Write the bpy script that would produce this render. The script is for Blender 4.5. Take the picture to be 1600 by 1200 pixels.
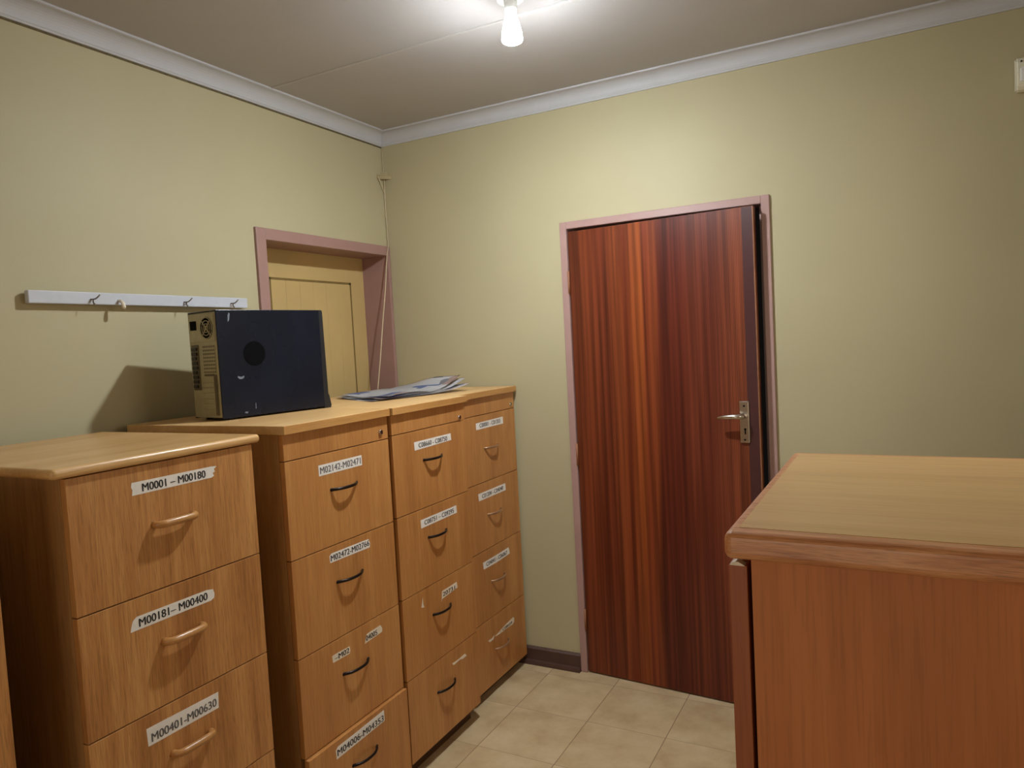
import bpy, bmesh, math, random
from mathutils import Vector, Matrix

random.seed(7)
S = bpy.context.scene
COL = S.collection
for o in list(bpy.data.objects):
    bpy.data.objects.remove(o)

# ------------------------------------------------------------------ camera, world, lights, exposure
F_PX = 1128.56
cam_d = bpy.data.cameras.new('camera')
cam_d.sensor_fit = 'HORIZONTAL'
cam_d.sensor_width = 36.0
cam_d.lens = 36.0 * F_PX / 1600.0
cam_d.clip_start = 0.02
cam = bpy.data.objects.new('camera', cam_d)
COL.objects.link(cam)
CAM = Vector((2.2816, -3.0277, 1.5403))
FW = Vector((-0.46738419, 0.88227864, -0.05600381))
RT = Vector((0.88379798, 0.46477485, -0.05363069))
UP = Vector((0.02128749, 0.07456219, 0.99698913))
m = Matrix.Identity(4)
for i in range(3):
    m[i][0] = RT[i]; m[i][1] = UP[i]; m[i][2] = -FW[i]; m[i][3] = CAM[i]
cam.matrix_world = m
S.camera = cam

S.view_settings.view_transform = 'Standard'
S.view_settings.look = 'None'
S.view_settings.gamma = 1.0
S.view_settings.use_curve_mapping = False
S.view_settings.exposure = 0.5

w = bpy.data.worlds.new('world'); S.world = w
w.use_nodes = True
w.node_tree.nodes['Background'].inputs[0].default_value = (1.0, 0.9, 0.8, 1)
w.node_tree.nodes['Background'].inputs[1].default_value = 0.003

BULB_STRENGTH = 1750.0
BULB_COLOR = (0.885, 0.96, 1.0, 1)

# added fill light, set in a made-up doorway behind the camera
al = bpy.data.lights.new('rear_fill_light', 'AREA')
al.shape = 'RECTANGLE'; al.size = 1.3; al.size_y = 1.4
al.energy = 10.0; al.color = (1.0, 0.86, 0.68)
alo = bpy.data.objects.new('rear_fill_light', al); COL.objects.link(alo)
alo.location = (1.75, -4.66, 1.30)
alo.rotation_euler = (math.radians(90), 0, 0)     # emits towards +y (into the room)

# added fill light, set in a made-up window in the unseen right wall
wl = bpy.data.lights.new('side_fill_light', 'AREA')
wl.shape = 'RECTANGLE'; wl.size = 0.66; wl.size_y = 0.66
wl.energy = 4.5; wl.color = (1.0, 0.92, 0.8)
wlo = bpy.data.objects.new('side_fill_light', wl); COL.objects.link(wlo)
wlo.location = (2.97, -1.20, 1.80); wlo.rotation_euler = (0, math.radians(90), 0)     # emits towards -x

# ------------------------------------------------------------------ helpers
def sRGB(r, g, b):
    def f(c):
        c /= 255.0
        return c / 12.92 if c <= 0.04045 else ((c + 0.055) / 1.055) ** 2.4
    return (f(r), f(g), f(b), 1.0)

def new_mat(name):
    mt = bpy.data.materials.new(name); mt.use_nodes = True
    nt = mt.node_tree
    return mt, nt, nt.nodes['Principled BSDF']

def plain(name, col, rough=0.5, metal=0.0, noise=0.0, nscale=30.0, bump=0.0, spec=None):
    mt, nt, b = new_mat(name)
    b.inputs['Roughness'].default_value = rough
    b.inputs['Metallic'].default_value = metal
    if spec is not None: b.inputs['Specular IOR Level'].default_value = spec
    tc = nt.nodes.new('ShaderNodeTexCoord')
    nz = nt.nodes.new('ShaderNodeTexNoise'); nz.inputs['Scale'].default_value = nscale; nz.inputs['Detail'].default_value = 5
    nt.links.new(tc.outputs['Object'], nz.inputs['Vector'])
    rp = nt.nodes.new('ShaderNodeValToRGB')
    c = Vector(col[:3])
    rp.color_ramp.elements[0].position = 0.3; rp.color_ramp.elements[1].position = 0.7
    rp.color_ramp.elements[0].color = (*(c * (1 - noise)), 1)
    rp.color_ramp.elements[1].color = (*[min(1, v) for v in c * (1 + noise)], 1)
    nt.links.new(nz.outputs['Fac'], rp.inputs['Fac'])
    nt.links.new(rp.outputs['Color'], b.inputs['Base Color'])
    if bump:
        bp = nt.nodes.new('ShaderNodeBump'); bp.inputs['Strength'].default_value = bump; bp.inputs['Distance'].default_value = 0.002
        nt.links.new(nz.outputs['Fac'], bp.inputs['Height']); nt.links.new(bp.outputs['Normal'], b.inputs['Normal'])
    return mt

def wood(name, dark, mid, light, axis='z', band=9.0, pore=0.35, rough=0.38, wave=0.0):
    """straight-grained veneer running along one axis"""
    mt, nt, b = new_mat(name)
    N = nt.nodes.new; L = nt.links.new
    tc = N('ShaderNodeTexCoord'); oi = N('ShaderNodeObjectInfo')
    mul = N('ShaderNodeMath'); mul.operation = 'MULTIPLY'; mul.inputs[1].default_value = 17.0
    L(oi.outputs['Random'], mul.inputs[0])
    add = N('ShaderNodeVectorMath'); add.operation = 'ADD'
    L(tc.outputs['Object'], add.inputs[0]); L(mul.outputs[0], add.inputs[1])
    def mapped(k):
        mp = N('ShaderNodeMapping')
        sc = [1.0, 1.0, 1.0]; sc['xyz'.index(axis)] = k
        mp.inputs['Scale'].default_value = sc
        L(add.outputs[0], mp.inputs['Vector']); return mp.outputs[0]
    n1 = N('ShaderNodeTexNoise'); n1.inputs['Scale'].default_value = band; n1.inputs['Detail'].default_value = 4; n1.inputs['Distortion'].default_value = 0.6 + wave
    L(mapped(0.10), n1.inputs['Vector'])
    n2 = N('ShaderNodeTexNoise'); n2.inputs['Scale'].default_value = band * 9; n2.inputs['Detail'].default_value = 3
    L(mapped(0.03), n2.inputs['Vector'])
    n3 = N('ShaderNodeTexNoise'); n3.inputs['Scale'].default_value = band * 34; n3.inputs['Detail'].default_value = 2
    L(mapped(0.04), n3.inputs['Vector'])
    mx = N('ShaderNodeMath'); mx.operation = 'MULTIPLY_ADD'; mx.inputs[1].default_value = 0.35
    L(n2.outputs['Fac'], mx.inputs[0])
    sc1 = N('ShaderNodeMath'); sc1.operation = 'MULTIPLY'; sc1.inputs[1].default_value = 0.65
    L(n1.outputs['Fac'], sc1.inputs[0]); L(sc1.outputs[0], mx.inputs[2])
    rp = N('ShaderNodeValToRGB'); e = rp.color_ramp.elements
    e[0].position = 0.36; e[0].color = dark; e[1].position = 0.64; e[1].color = light
    k = e.new(0.5); k.color = mid
    L(mx.outputs[0], rp.inputs['Fac'])
    pr = N('ShaderNodeValToRGB'); pr.color_ramp.elements[0].position = 0.34; pr.color_ramp.elements[1].position = 0.5
    pr.color_ramp.elements[0].color = (1 - pore,) * 3 + (1,); pr.color_ramp.elements[1].color = (1, 1, 1, 1)
    L(n3.outputs['Fac'], pr.inputs['Fac'])
    mm = N('ShaderNodeMix'); mm.data_type = 'RGBA'; mm.blend_type = 'MULTIPLY'; mm.inputs['Factor'].default_value = 1.0
    L(rp.outputs['Color'], mm.inputs['A']); L(pr.outputs['Color'], mm.inputs['B'])
    L(mm.outputs['Result'], b.inputs['Base Color'])
    b.inputs['Roughness'].default_value = rough
    bp = N('ShaderNodeBump'); bp.inputs['Strength'].default_value = 0.08; bp.inputs['Distance'].default_value = 0.001
    L(n3.outputs['Fac'], bp.inputs['Height']); L(bp.outputs['Normal'], b.inputs['Normal'])
    return mt

def box(bm, x0, x1, y0, y1, z0, z1, bev=0.0, mi=0, seg=2):
    r = bmesh.ops.create_cube(bm, size=1.0)
    vs = r['verts']
    for v in vs:
        v.co = Vector(((x0 + x1) / 2 + v.co.x * (x1 - x0), (y0 + y1) / 2 + v.co.y * (y1 - y0), (z0 + z1) / 2 + v.co.z * (z1 - z0)))
    fs = list({f for v in vs for f in v.link_faces})
    for f in fs: f.material_index = mi
    if bev > 0:
        es = list({e for v in vs for e in v.link_edges})
        rr = bmesh.ops.bevel(bm, geom=es, offset=bev, segments=seg, affect='EDGES', profile=0.5)
        for f in rr['faces']: f.material_index = mi
    return bm

def prism(bm, pts, d, axis='x', at=0.0, mi=0):
    """polygon given in the two other axes, extruded by d along axis"""
    def mk(p, t):
        if axis == 'x': return Vector((t, p[0], p[1]))
        if axis == 'y': return Vector((p[0], t, p[1]))
        return Vector((p[0], p[1], t))
    a = [bm.verts.new(mk(p, at)) for p in pts]; c = [bm.verts.new(mk(p, at + d)) for p in pts]
    n = len(pts); fs = [bm.faces.new(a[::-1]), bm.faces.new(c)]
    for i in range(n):
        fs.append(bm.faces.new((a[i], a[(i + 1) % n], c[(i + 1) % n], c[i])))
    for f in fs: f.material_index = mi
    return fs

def tube(bm, path, r, seg=10, mi=0, flat=1.0, cap=True):
    path = [Vector(p) for p in path]
    rings = []
    up = Vector((0, 0, 1))
    for i, p in enumerate(path):
        t = (path[min(i + 1, len(path) - 1)] - path[max(i - 1, 0)]).normalized()
        ref = up if abs(t.dot(up)) < 0.95 else Vector((1, 0, 0))
        a = t.cross(ref).normalized(); c = a.cross(t).normalized()
        rr = r[i] if isinstance(r, (list, tuple)) else r
        rings.append([bm.verts.new(p + a * math.cos(q) * rr + c * math.sin(q) * rr * flat)
                      for q in [2 * math.pi * k / seg for k in range(seg)]])
    for A, B in zip(rings, rings[1:]):
        for k in range(seg):
            f = bm.faces.new((A[k], A[(k + 1) % seg], B[(k + 1) % seg], B[k])); f.material_index = mi; f.smooth = True
    if cap:
        for R in (rings[0], rings[-1][::-1]):
            f = bm.faces.new(R); f.material_index = mi
    return bm

def disc(bm, c, r, axis, depth, seg=24, mi=0, r2=None):
    """short cylinder whose front is at c, axis a unit vector pointing out of the surface"""
    ax = Vector(axis).normalized(); c = Vector(c)
    tube(bm, [c - ax * depth, c], [r, r if r2 is None else r2], seg, mi)

def obj(name, bm, mats, parent=None, label=None, local=True, smooth=False):
    bmesh.ops.recalc_face_normals(bm, faces=bm.faces[:])
    if parent is not None and not local:
        base = parent
        while base.parent is not None: base = base.parent
        off = base.location
        for v in bm.verts: v.co -= off
    me = bpy.data.meshes.new(name); bm.to_mesh(me); bm.free()
    if smooth:
        for p in me.polygons: p.use_smooth = True
    for mt in (mats if isinstance(mats, (list, tuple)) else [mats]): me.materials.append(mt)
    o = bpy.data.objects.new(name, me); COL.objects.link(o)
    if parent is not None: o.parent = parent
    if label: o['label'] = label
    return o

def tag(o, label=None, cat=None, group=None, kind=None):
    if label: o['label'] = label
    if cat: o['category'] = cat
    if group: o['group'] = group
    if kind: o['kind'] = kind
    return o

def thing(name, label, cat, loc, rotz=0.0, group=None):
    o = bpy.data.objects.new(name, None); COL.objects.link(o)
    o.empty_display_size = 0.1
    o.location = loc; o.rotation_euler = (0, 0, rotz)
    return tag(o, label, cat, group)

def struct(name, bm, mats, parent=None):
    o = obj(name, bm, mats, parent)
    if parent is None: o['kind'] = 'structure'
    return o

def text_mesh(txt, bold=0.0):
    cu = bpy.data.curves.new('glyphs', 'FONT'); cu.body = txt; cu.size = 1.0; cu.offset = bold; cu.resolution_u = 3
    to = bpy.data.objects.new('glyphs', cu); COL.objects.link(to)
    dg = bpy.context.evaluated_depsgraph_get(); dg.update()
    me = bpy.data.meshes.new_from_object(to.evaluated_get(dg))
    bpy.data.objects.remove(to); bpy.data.curves.remove(cu)
    return me

# ------------------------------------------------------------------ materials
def wall_material():
    mt, nt, b = new_mat('cream_wall_paint'); N = nt.nodes.new; L = nt.links.new
    tc = N('ShaderNodeTexCoord')
    n1 = N('ShaderNodeTexNoise'); n1.inputs['Scale'].default_value = 1.6; n1.inputs['Detail'].default_value = 4
    n2 = N('ShaderNodeTexNoise'); n2.inputs['Scale'].default_value = 130; n2.inputs['Detail'].default_value = 3
    L(tc.outputs['Object'], n1.inputs['Vector']); L(tc.outputs['Object'], n2.inputs['Vector'])
    rp = N('ShaderNodeValToRGB'); rp.color_ramp.elements[0].position = 0.3; rp.color_ramp.elements[1].position = 0.7
    rp.color_ramp.elements[0].color = sRGB(177, 167, 134); rp.color_ramp.elements[1].color = sRGB(183, 173, 140)
    L(n1.outputs['Fac'], rp.inputs['Fac']); L(rp.outputs['Color'], b.inputs['Base Color'])
    b.inputs['Roughness'].default_value = 0.55; b.inputs['Specular IOR Level'].default_value = 0.3
    bp = N('ShaderNodeBump'); bp.inputs['Strength'].default_value = 0.12; bp.inputs['Distance'].default_value = 0.002
    L(n2.outputs['Fac'], bp.inputs['Height']); L(bp.outputs['Normal'], b.inputs['Normal'])
    return mt

TX, TY, TS = 0.8324, -0.4118, 0.3233
def tile_material():
    mt, nt, b = new_mat('beige_floor_tiles'); N = nt.nodes.new; L = nt.links.new
    tc = N('ShaderNodeTexCoord'); sp = N('ShaderNodeSeparateXYZ'); L(tc.outputs['Object'], sp.inputs[0])
    def edge(out, off):
        a = N('ShaderNodeMath'); a.operation = 'SUBTRACT'; a.inputs[1].default_value = off; L(out, a.inputs[0])
        d = N('ShaderNodeMath'); d.operation = 'DIVIDE'; d.inputs[1].default_value = TS; L(a.outputs[0], d.inputs[0])
        fr = N('ShaderNodeMath'); fr.operation = 'FRACT'; L(d.outputs[0], fr.inputs[0])
        s = N('ShaderNodeMath'); s.operation = 'SUBTRACT'; s.inputs[1].default_value = 0.5; L(fr.outputs[0], s.inputs[0])
        ab = N('ShaderNodeMath'); ab.operation = 'ABSOLUTE'; L(s.outputs[0], ab.inputs[0])
        fl = N('ShaderNodeMath'); fl.operation = 'FLOOR'; L(d.outputs[0], fl.inputs[0])
        return ab.outputs[0], fl.outputs[0]
    ex, fx = edge(sp.outputs['X'], TX); ey, fy = edge(sp.outputs['Y'], TY)
    eyd = N('ShaderNodeMath'); eyd.operation = 'SUBTRACT'; eyd.inputs[1].default_value = 0.0016; L(ey, eyd.inputs[0])
    mxx = N('ShaderNodeMath'); mxx.operation = 'MAXIMUM'; L(ex, mxx.inputs[0]); L(eyd.outputs[0], mxx.inputs[1])
    gr = N('ShaderNodeMapRange'); gr.inputs['From Min'].default_value = 0.4940; gr.inputs['From Max'].default_value = 0.4975
    L(mxx.outputs[0], gr.inputs['Value'])
    cb = N('ShaderNodeCombineXYZ'); L(fx, cb.inputs[0]); L(fy, cb.inputs[1])
    wn = N('ShaderNodeTexWhiteNoise'); wn.noise_dimensions = '3D'; L(cb.outputs[0], wn.inputs['Vector'])
    vadd = N('ShaderNodeVectorMath'); vadd.operation = 'MULTIPLY_ADD'
    vadd.inputs[1].default_value = (9, 9, 9)
    L(wn.outputs['Color'], vadd.inputs[0]); L(tc.outputs['Object'], vadd.inputs[2])
    n1 = N('ShaderNodeTexNoise'); n1.inputs['Scale'].default_value = 6.5; n1.inputs['Detail'].default_value = 6; n1.inputs['Roughness'].default_value = 0.6
    L(vadd.outputs[0], n1.inputs['Vector'])
    rp = N('ShaderNodeValToRGB'); e = rp.color_ramp.elements
    e[0].position = 0.3; e[0].color = sRGB(176, 148, 112); e[1].position = 0.68; e[1].color = sRGB(206, 184, 148)
    k = e.new(0.5); k.color = sRGB(194, 170, 132)
    L(n1.outputs['Fac'], rp.inputs['Fac'])
    mm = N('ShaderNodeMix'); mm.data_type = 'RGBA'; mm.inputs['B'].default_value = sRGB(124, 98, 72)
    L(gr.outputs['Result'], mm.inputs['Factor']); L(rp.outputs['Color'], mm.inputs['A'])
    L(mm.outputs['Result'], b.inputs['Base Color'])
    b.inputs['Roughness'].default_value = 0.4
    inv = N('ShaderNodeMath'); inv.operation = 'SUBTRACT'; inv.inputs[0].default_value = 1.0; L(gr.outputs['Result'], inv.inputs[1])
    bp = N('ShaderNodeBump'); bp.inputs['Strength'].default_value = 0.4; bp.inputs['Distance'].default_value = 0.001
    L(inv.outputs[0], bp.inputs['Height']); L(bp.outputs['Normal'], b.inputs['Normal'])
    return mt

def door_veneer():
    """sapele veneer in vertical leaves, colour by position across the leaf plus fine stripes"""
    mt, nt, b = new_mat('sapele_veneer'); N = nt.nodes.new; L = nt.links.new
    tc = N('ShaderNodeTexCoord'); sp = N('ShaderNodeSeparateXYZ'); L(tc.outputs['Object'], sp.inputs[0])
    mp = N('ShaderNodeMapping'); mp.inputs['Scale'].default_value = (1, 1, 0.16)
    L(tc.outputs['Object'], mp.inputs['Vector'])
    wob = N('ShaderNodeTexNoise'); wob.inputs['Scale'].default_value = 4; wob.inputs['Detail'].default_value = 1
    L(mp.outputs[0], wob.inputs['Vector'])
    ad = N('ShaderNodeMath'); ad.operation = 'MULTIPLY_ADD'; ad.inputs[1].default_value = 0.05; L(wob.outputs['Fac'], ad.inputs[0])
    sub = N('ShaderNodeMath'); sub.operation = 'MULTIPLY_ADD'; sub.inputs[1].default_value = -0.012; L(sp.outputs['Z'], sub.inputs[0]); L(sp.outputs['X'], sub.inputs[2])
    L(sub.outputs[0], ad.inputs[2])
    u = N('ShaderNodeMapRange'); u.inputs['From Min'].default_value = 0.02; u.inputs['From Max'].default_value = 0.82
    L(ad.outputs[0], u.inputs['Value'])
    rp = N('ShaderNodeValToRGB'); e = rp.color_ramp.elements
    stops = [(0.0, (108, 52, 30)), (0.10, (122, 58, 32)), (0.2, (104, 46, 26)), (0.27, (132, 66, 34)), (0.315, (110, 46, 24)), (0.345, (140, 70, 34)), (0.39, (152, 78, 35)),
             (0.41, (118, 52, 28)), (0.47, (136, 66, 34)), (0.50, (92, 36, 22)), (0.62, (96, 38, 24)), (0.68, (116, 54, 34)), (0.76, (104, 46, 30)), (0.86, (128, 64, 40)), (1.0, (132, 68, 42))]
    e[0].position, e[0].color = stops[0][0], sRGB(*stops[0][1])
    e[1].position, e[1].color = stops[-1][0], sRGB(*stops[-1][1])
    for p_, c_ in stops[1:-1]:
        k = e.new(p_); k.color = sRGB(*c_)
    L(u.outputs['Result'], rp.inputs['Fac'])
    n2 = N('ShaderNodeTexNoise'); n2.inputs['Scale'].default_value = 55; n2.inputs['Detail'].default_value = 4
    mp2 = N('ShaderNodeMapping'); mp2.inputs['Scale'].default_value = (1, 1, 0.014); L(tc.outputs['Object'], mp2.inputs['Vector']); L(mp2.outputs[0], n2.inputs['Vector'])
    r2 = N('ShaderNodeValToRGB'); r2.color_ramp.elements[0].position = 0.36; r2.color_ramp.elements[1].position = 0.62
    r2.color_ramp.elements[0].color = (0.42, 0.36, 0.33, 1); r2.color_ramp.elements[1].color = (1.12, 1.1, 1.05, 1)
    L(n2.outputs['Fac'], r2.inputs['Fac'])
    mm = N('ShaderNodeMix'); mm.data_type = 'RGBA'; mm.blend_type = 'MULTIPLY'; mm.inputs['Factor'].default_value = 0.85
    L(rp.outputs['Color'], mm.inputs['A']); L(r2.outputs['Color'], mm.inputs['B'])
    # fine pin stripes of the quarter-cut leaf near the free edge
    wv = N('ShaderNodeTexWave'); wv.bands_direction = 'X'; wv.inputs['Scale'].default_value = 46; wv.inputs['Distortion'].default_value = 1.2; wv.inputs['Detail'].default_value = 2
    L(mp2.outputs[0], wv.inputs['Vector'])
    r3 = N('ShaderNodeMapRange'); r3.inputs['From Min'].default_value = 0.0; r3.inputs['From Max'].default_value = 0.6; r3.inputs['To Min'].default_value = 0.66; r3.inputs['To Max'].default_value = 1.05
    L(wv.outputs['Fac'], r3.inputs['Value'])
    mk = N('ShaderNodeMapRange'); mk.inputs['From Min'].default_value = 0.66; mk.inputs['From Max'].default_value = 0.80
    L(u.outputs['Result'], mk.inputs['Value'])
    m2 = N('ShaderNodeMix'); m2.data_type = 'RGBA'; m2.blend_type = 'MULTIPLY'
    L(mk.outputs['Result'], m2.inputs['Factor']); L(mm.outputs['Result'], m2.inputs['A']); L(r3.outputs['Result'], m2.inputs['B'])
    L(m2.outputs['Result'], b.inputs['Base Color'])
    b.inputs['Roughness'].default_value = 0.36; b.inputs['Specular IOR Level'].default_value = 0.35
    return mt

M_WALL = wall_material()
M_CEIL = plain('ceiling_paint', sRGB(174, 169, 166), 0.7, noise=0.03, nscale=3)
M_STRIP = plain('ceiling_cover_strip', sRGB(178, 174, 170), 0.6, noise=0.02)
M_CORN = plain('white_cornice_plaster', sRGB(186, 186, 190), 0.6, noise=0.02, nscale=8)
M_SHADESTAIN = plain('crack_shadow_stain', sRGB(96, 84, 58), 0.9, noise=0.3, nscale=60)
M_TILE = tile_material()
M_SKIRT = plain('dark_brown_skirting', sRGB(78, 54, 46), 0.4, noise=0.12, nscale=20)
M_PINK = plain('mauve_frame_paint', sRGB(168, 134, 128), 0.38, noise=0.04, nscale=12)
M_PINKD = plain('mauve_frame_paint_old', sRGB(158, 122, 114), 0.42, noise=0.05, nscale=12)
M_DOOR = door_veneer()
M_EDGE = plain('dark_plum_strip_paint', sRGB(70, 36, 36), 0.35, noise=0.06)
M_LIP = plain('pale_door_edge', sRGB(150, 98, 66), 0.5, noise=0.1)
M_CREAMD = plain('cream_door_paint', sRGB(196, 168, 112), 0.45, noise=0.04, nscale=6)
M_GROOVE = plain('cream_door_groove', sRGB(124, 100, 52), 0.6, noise=0.1)
M_CHROME = plain('brushed_nickel', sRGB(205, 195, 185), 0.22, 1.0, noise=0.04)
M_BLACK = plain('black_hole', (0.004, 0.0035, 0.003, 1), 0.8, spec=0.05)
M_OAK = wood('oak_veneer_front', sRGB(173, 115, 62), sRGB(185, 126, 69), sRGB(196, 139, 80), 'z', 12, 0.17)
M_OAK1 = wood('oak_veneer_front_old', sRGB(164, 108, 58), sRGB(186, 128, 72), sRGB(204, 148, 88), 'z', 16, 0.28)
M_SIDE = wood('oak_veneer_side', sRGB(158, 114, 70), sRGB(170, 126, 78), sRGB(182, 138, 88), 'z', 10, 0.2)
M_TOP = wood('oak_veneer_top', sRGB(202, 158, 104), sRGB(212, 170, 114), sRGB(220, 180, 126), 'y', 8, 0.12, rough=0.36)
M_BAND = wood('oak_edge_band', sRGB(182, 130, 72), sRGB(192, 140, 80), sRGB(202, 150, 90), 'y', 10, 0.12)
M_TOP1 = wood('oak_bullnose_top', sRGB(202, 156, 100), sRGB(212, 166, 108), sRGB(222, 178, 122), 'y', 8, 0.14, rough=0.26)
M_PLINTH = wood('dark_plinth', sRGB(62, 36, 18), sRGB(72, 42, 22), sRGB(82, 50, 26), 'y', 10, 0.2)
M_HWOOD = wood('wooden_handle', sRGB(172, 120, 66), sRGB(186, 134, 78), sRGB(198, 146, 88), 'y', 20, 0.15, rough=0.3)
M_HDARK = plain('dark_bronze_handle', sRGB(46, 38, 36), 0.28, 0.85, noise=0.05)
M_HSILV = plain('worn_silver_handle', sRGB(186, 150, 120), 0.35, 0.8, noise=0.06)
M_PAPER = plain('label_paper', sRGB(232, 226, 218), 0.7, noise=0.03, nscale=90)
M_PAPERY = plain('label_paper_yellowed', sRGB(228, 214, 192), 0.7, noise=0.06, nscale=60)
M_INK = plain('label_ink', sRGB(40, 38, 42), 0.7)
M_INKF = plain('label_ink_faded', sRGB(96, 92, 92), 0.7)
M_RSIDE = wood('mahogany_side', sRGB(176, 104, 56), sRGB(188, 113, 61), sRGB(200, 124, 68), 'z', 7, 0.12, rough=0.6)
M_RDOOR = wood('mahogany_door_edge', sRGB(140, 74, 42), sRGB(150, 80, 46), sRGB(162, 90, 52), 'z', 9, 0.15, rough=0.55)
M_RLIP = wood('solid_timber_lipping', sRGB(182, 118, 78), sRGB(204, 140, 94), sRGB(214, 154, 108), 'x', 34, 0.3, rough=0.36, wave=1.2)
M_RTOP = wood('maple_veneer_top', sRGB(200, 158, 102), sRGB(208, 168, 112), sRGB(216, 178, 124), 'x', 7, 0.1, rough=0.36)
M_PC = plain('glossy_navy_black_case', sRGB(16, 20, 33), 0.26, 0.0, noise=0.2, nscale=7, spec=0.3)
M_PCD = plain('black_plastic', sRGB(22, 22, 26), 0.45)
M_PCV = plain('vent_black', sRGB(12, 12, 15), 0.8, spec=0.05)
M_STEEL = plain('dull_zinc_steel', sRGB(168, 160, 130), 0.45, 0.3, noise=0.1, nscale=25)
M_STEELD = plain('dark_zinc_steel', sRGB(96, 86, 64), 0.5, 0.3, noise=0.12, nscale=25)
M_PORT = plain('port_plastic', sRGB(34, 30, 26), 0.5)
M_SCUFF = plain('white_scuff', sRGB(112, 118, 130), 0.6, noise=0.2)
M_RAIL = plain('white_rail_paint', sRGB(188, 190, 198), 0.45, noise=0.03)
M_HOOK = plain('hook_metal', sRGB(120, 112, 104), 0.3, 0.9)
M_PEG = plain('cream_peg_plastic', sRGB(220, 210, 190), 0.4)
M_CORD = plain('cream_cable_plastic', sRGB(200, 184, 150), 0.5, noise=0.05)
M_JBOX = plain('painted_junction_box', sRGB(158, 142, 100), 0.6, noise=0.08, nscale=40)
M_SENS = plain('ivory_sensor_plastic', sRGB(228, 224, 204), 0.4)
M_HOLDER = plain('white_lampholder', sRGB(228, 228, 226), 0.4)

# ------------------------------------------------------------------ room shell
XR, YF, ZT, ZC, CC = 2.80, -4.60, 2.634, 2.5714, 0.0625
DX0, DX1, DZ = 0.966, 1.8653, 2.0693
LY0, LY1, LZ = -0.885, -0.002, 2.068

bm = bmesh.new(); box(bm, -0.35, XR + 0.2, YF - 0.25, 0.25, -0.12, 0.0); struct('floor', bm, M_TILE)
bm = bmesh.new(); box(bm, -0.35, XR + 0.2, YF - 0.25, 0.25, ZT, ZT + 0.12); struct('ceiling', bm, M_CEIL)
bm = bmesh.new()
box(bm, -0.22, 0, YF - 0.25, LY0, 0, ZT); box(bm, -0.22, 0, LY0, 0.16, LZ, ZT); box(bm, -0.22, 0, LY1, 0.16, 0, LZ)
struct('wall_left', bm, M_WALL)
bm = bmesh.new()
box(bm, 0, DX0, 0, 0.16, 0, ZT); box(bm, DX1, XR + 0.2, 0, 0.16, 0, ZT); box(bm, DX0, DX1, 0, 0.16, DZ, ZT)
struct('wall_back', bm, M_WALL)
bm = bmesh.new()
wy0, wy1, wz0, wz1 = -1.55, -0.85, 1.45, 2.15  # opening added in the unseen wall to let the side fill in
box(bm, XR, XR + 0.2, YF - 0.25, wy0, 0, ZT); box(bm, XR, XR + 0.2, wy1, 0, 0, ZT)
box(bm, XR, XR + 0.2, wy0, wy1, 0, wz0); box(bm, XR, XR + 0.2, wy0, wy1, wz1, ZT)
struct('wall_right', bm, M_WALL)
bm = bmesh.new()
for a_ in ((wy0, wy0 + 0.03, wz0, wz1), (wy1 - 0.03, wy1, wz0, wz1), (wy0, wy1, wz0, wz0 + 0.03), (wy0, wy1, wz1 - 0.03, wz1)):
    box(bm, XR + 0.08, XR + 0.12, *a_)
struct('added_window_1', bm, M_PINK)  # frame of the added opening, out of view
bm = bmesh.new()
box(bm, 0, 1.05, YF - 0.12, YF, 0, ZT); box(bm, 2.45, XR, YF - 0.12, YF, 0, ZT); box(bm, 1.05, 2.45, YF - 0.12, YF, 2.06, ZT)  # doorway gap added for the rear fill light
struct('wall_front', bm, M_WALL)

# cornice: coved profile swept along a wall
def cove():
    pr = [(0.0, 0.0), (0.006, 0.0), (0.008, 0.006)]
    for k in range(0, 9):
        a = math.pi / 2 * k / 8
        pr.append((0.010 + (CC - 0.018) * (1 - math.cos(a)), 0.008 + (CC - 0.016) * math.sin(a)))
    pr += [(CC - 0.004, CC - 0.008), (CC, CC - 0.006), (CC, CC), (0.0, CC)]
    return pr
bm = bmesh.new()
PR = cove()
def sweep(bm, f0, f1):
    a = [bm.verts.new(f0(d, h)) for d, h in PR]; c = [bm.verts.new(f1(d, h)) for d, h in PR]
    n = len(PR)
    for i in range(n): bm.faces.new((a[i], a[(i + 1) % n], c[(i + 1) % n], c[i]))
    bm.faces.new(a[::-1]); bm.faces.new(c)
sweep(bm, lambda d, h: (d, -d - 0.0006, ZC + h), lambda d, h: (d, YF + 0.001, ZC + h))
struct('trim_1', bm, M_CORN)
bm = bmesh.new()
sweep(bm, lambda d, h: (d + 0.0006, -d, ZC + h), lambda d, h: (XR - d, -d, ZC + h))
struct('trim_2', bm, M_CORN)
bm = bmesh.new(); sweep(bm, lambda d, h: (XR - d, -d - 0.0006, ZC + h), lambda d, h: (XR - d, YF + 0.001, ZC + h)); struct('trim_3', bm, M_CORN)
# dark strip painting crack shadow and stains under the left cornice, and ceiling board joint strip
bm = bmesh.new(); box(bm, 0, 0.0025, YF + 0.01, -0.001, ZC - 0.0065, ZC); struct('trim_4', bm, M_SHADESTAIN)
bm = bmesh.new(); box(bm, CC, XR - CC, -0.797, -0.784, ZT - 0.003, ZT, 0.001); struct('trim_5', bm, M_STRIP)

def skirting(name, x0, x1, y):
    bm = bmesh.new()
    pts = [(y, 0), (y - 0.030, 0), (y - 0.030, 0.008), (y - 0.026, 0.018), (y - 0.016, 0.022), (y - 0.016, 0.074), (y - 0.008, 0.082), (y, 0.082)]
    prism(bm, pts, x1 - x0, 'x', x0); struct(name, bm, M_SKIRT)
skirting('baseboard_back', 0.02, DX0, 0.0)
skirting('baseboard_right', DX1, XR, 0.0)

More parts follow.
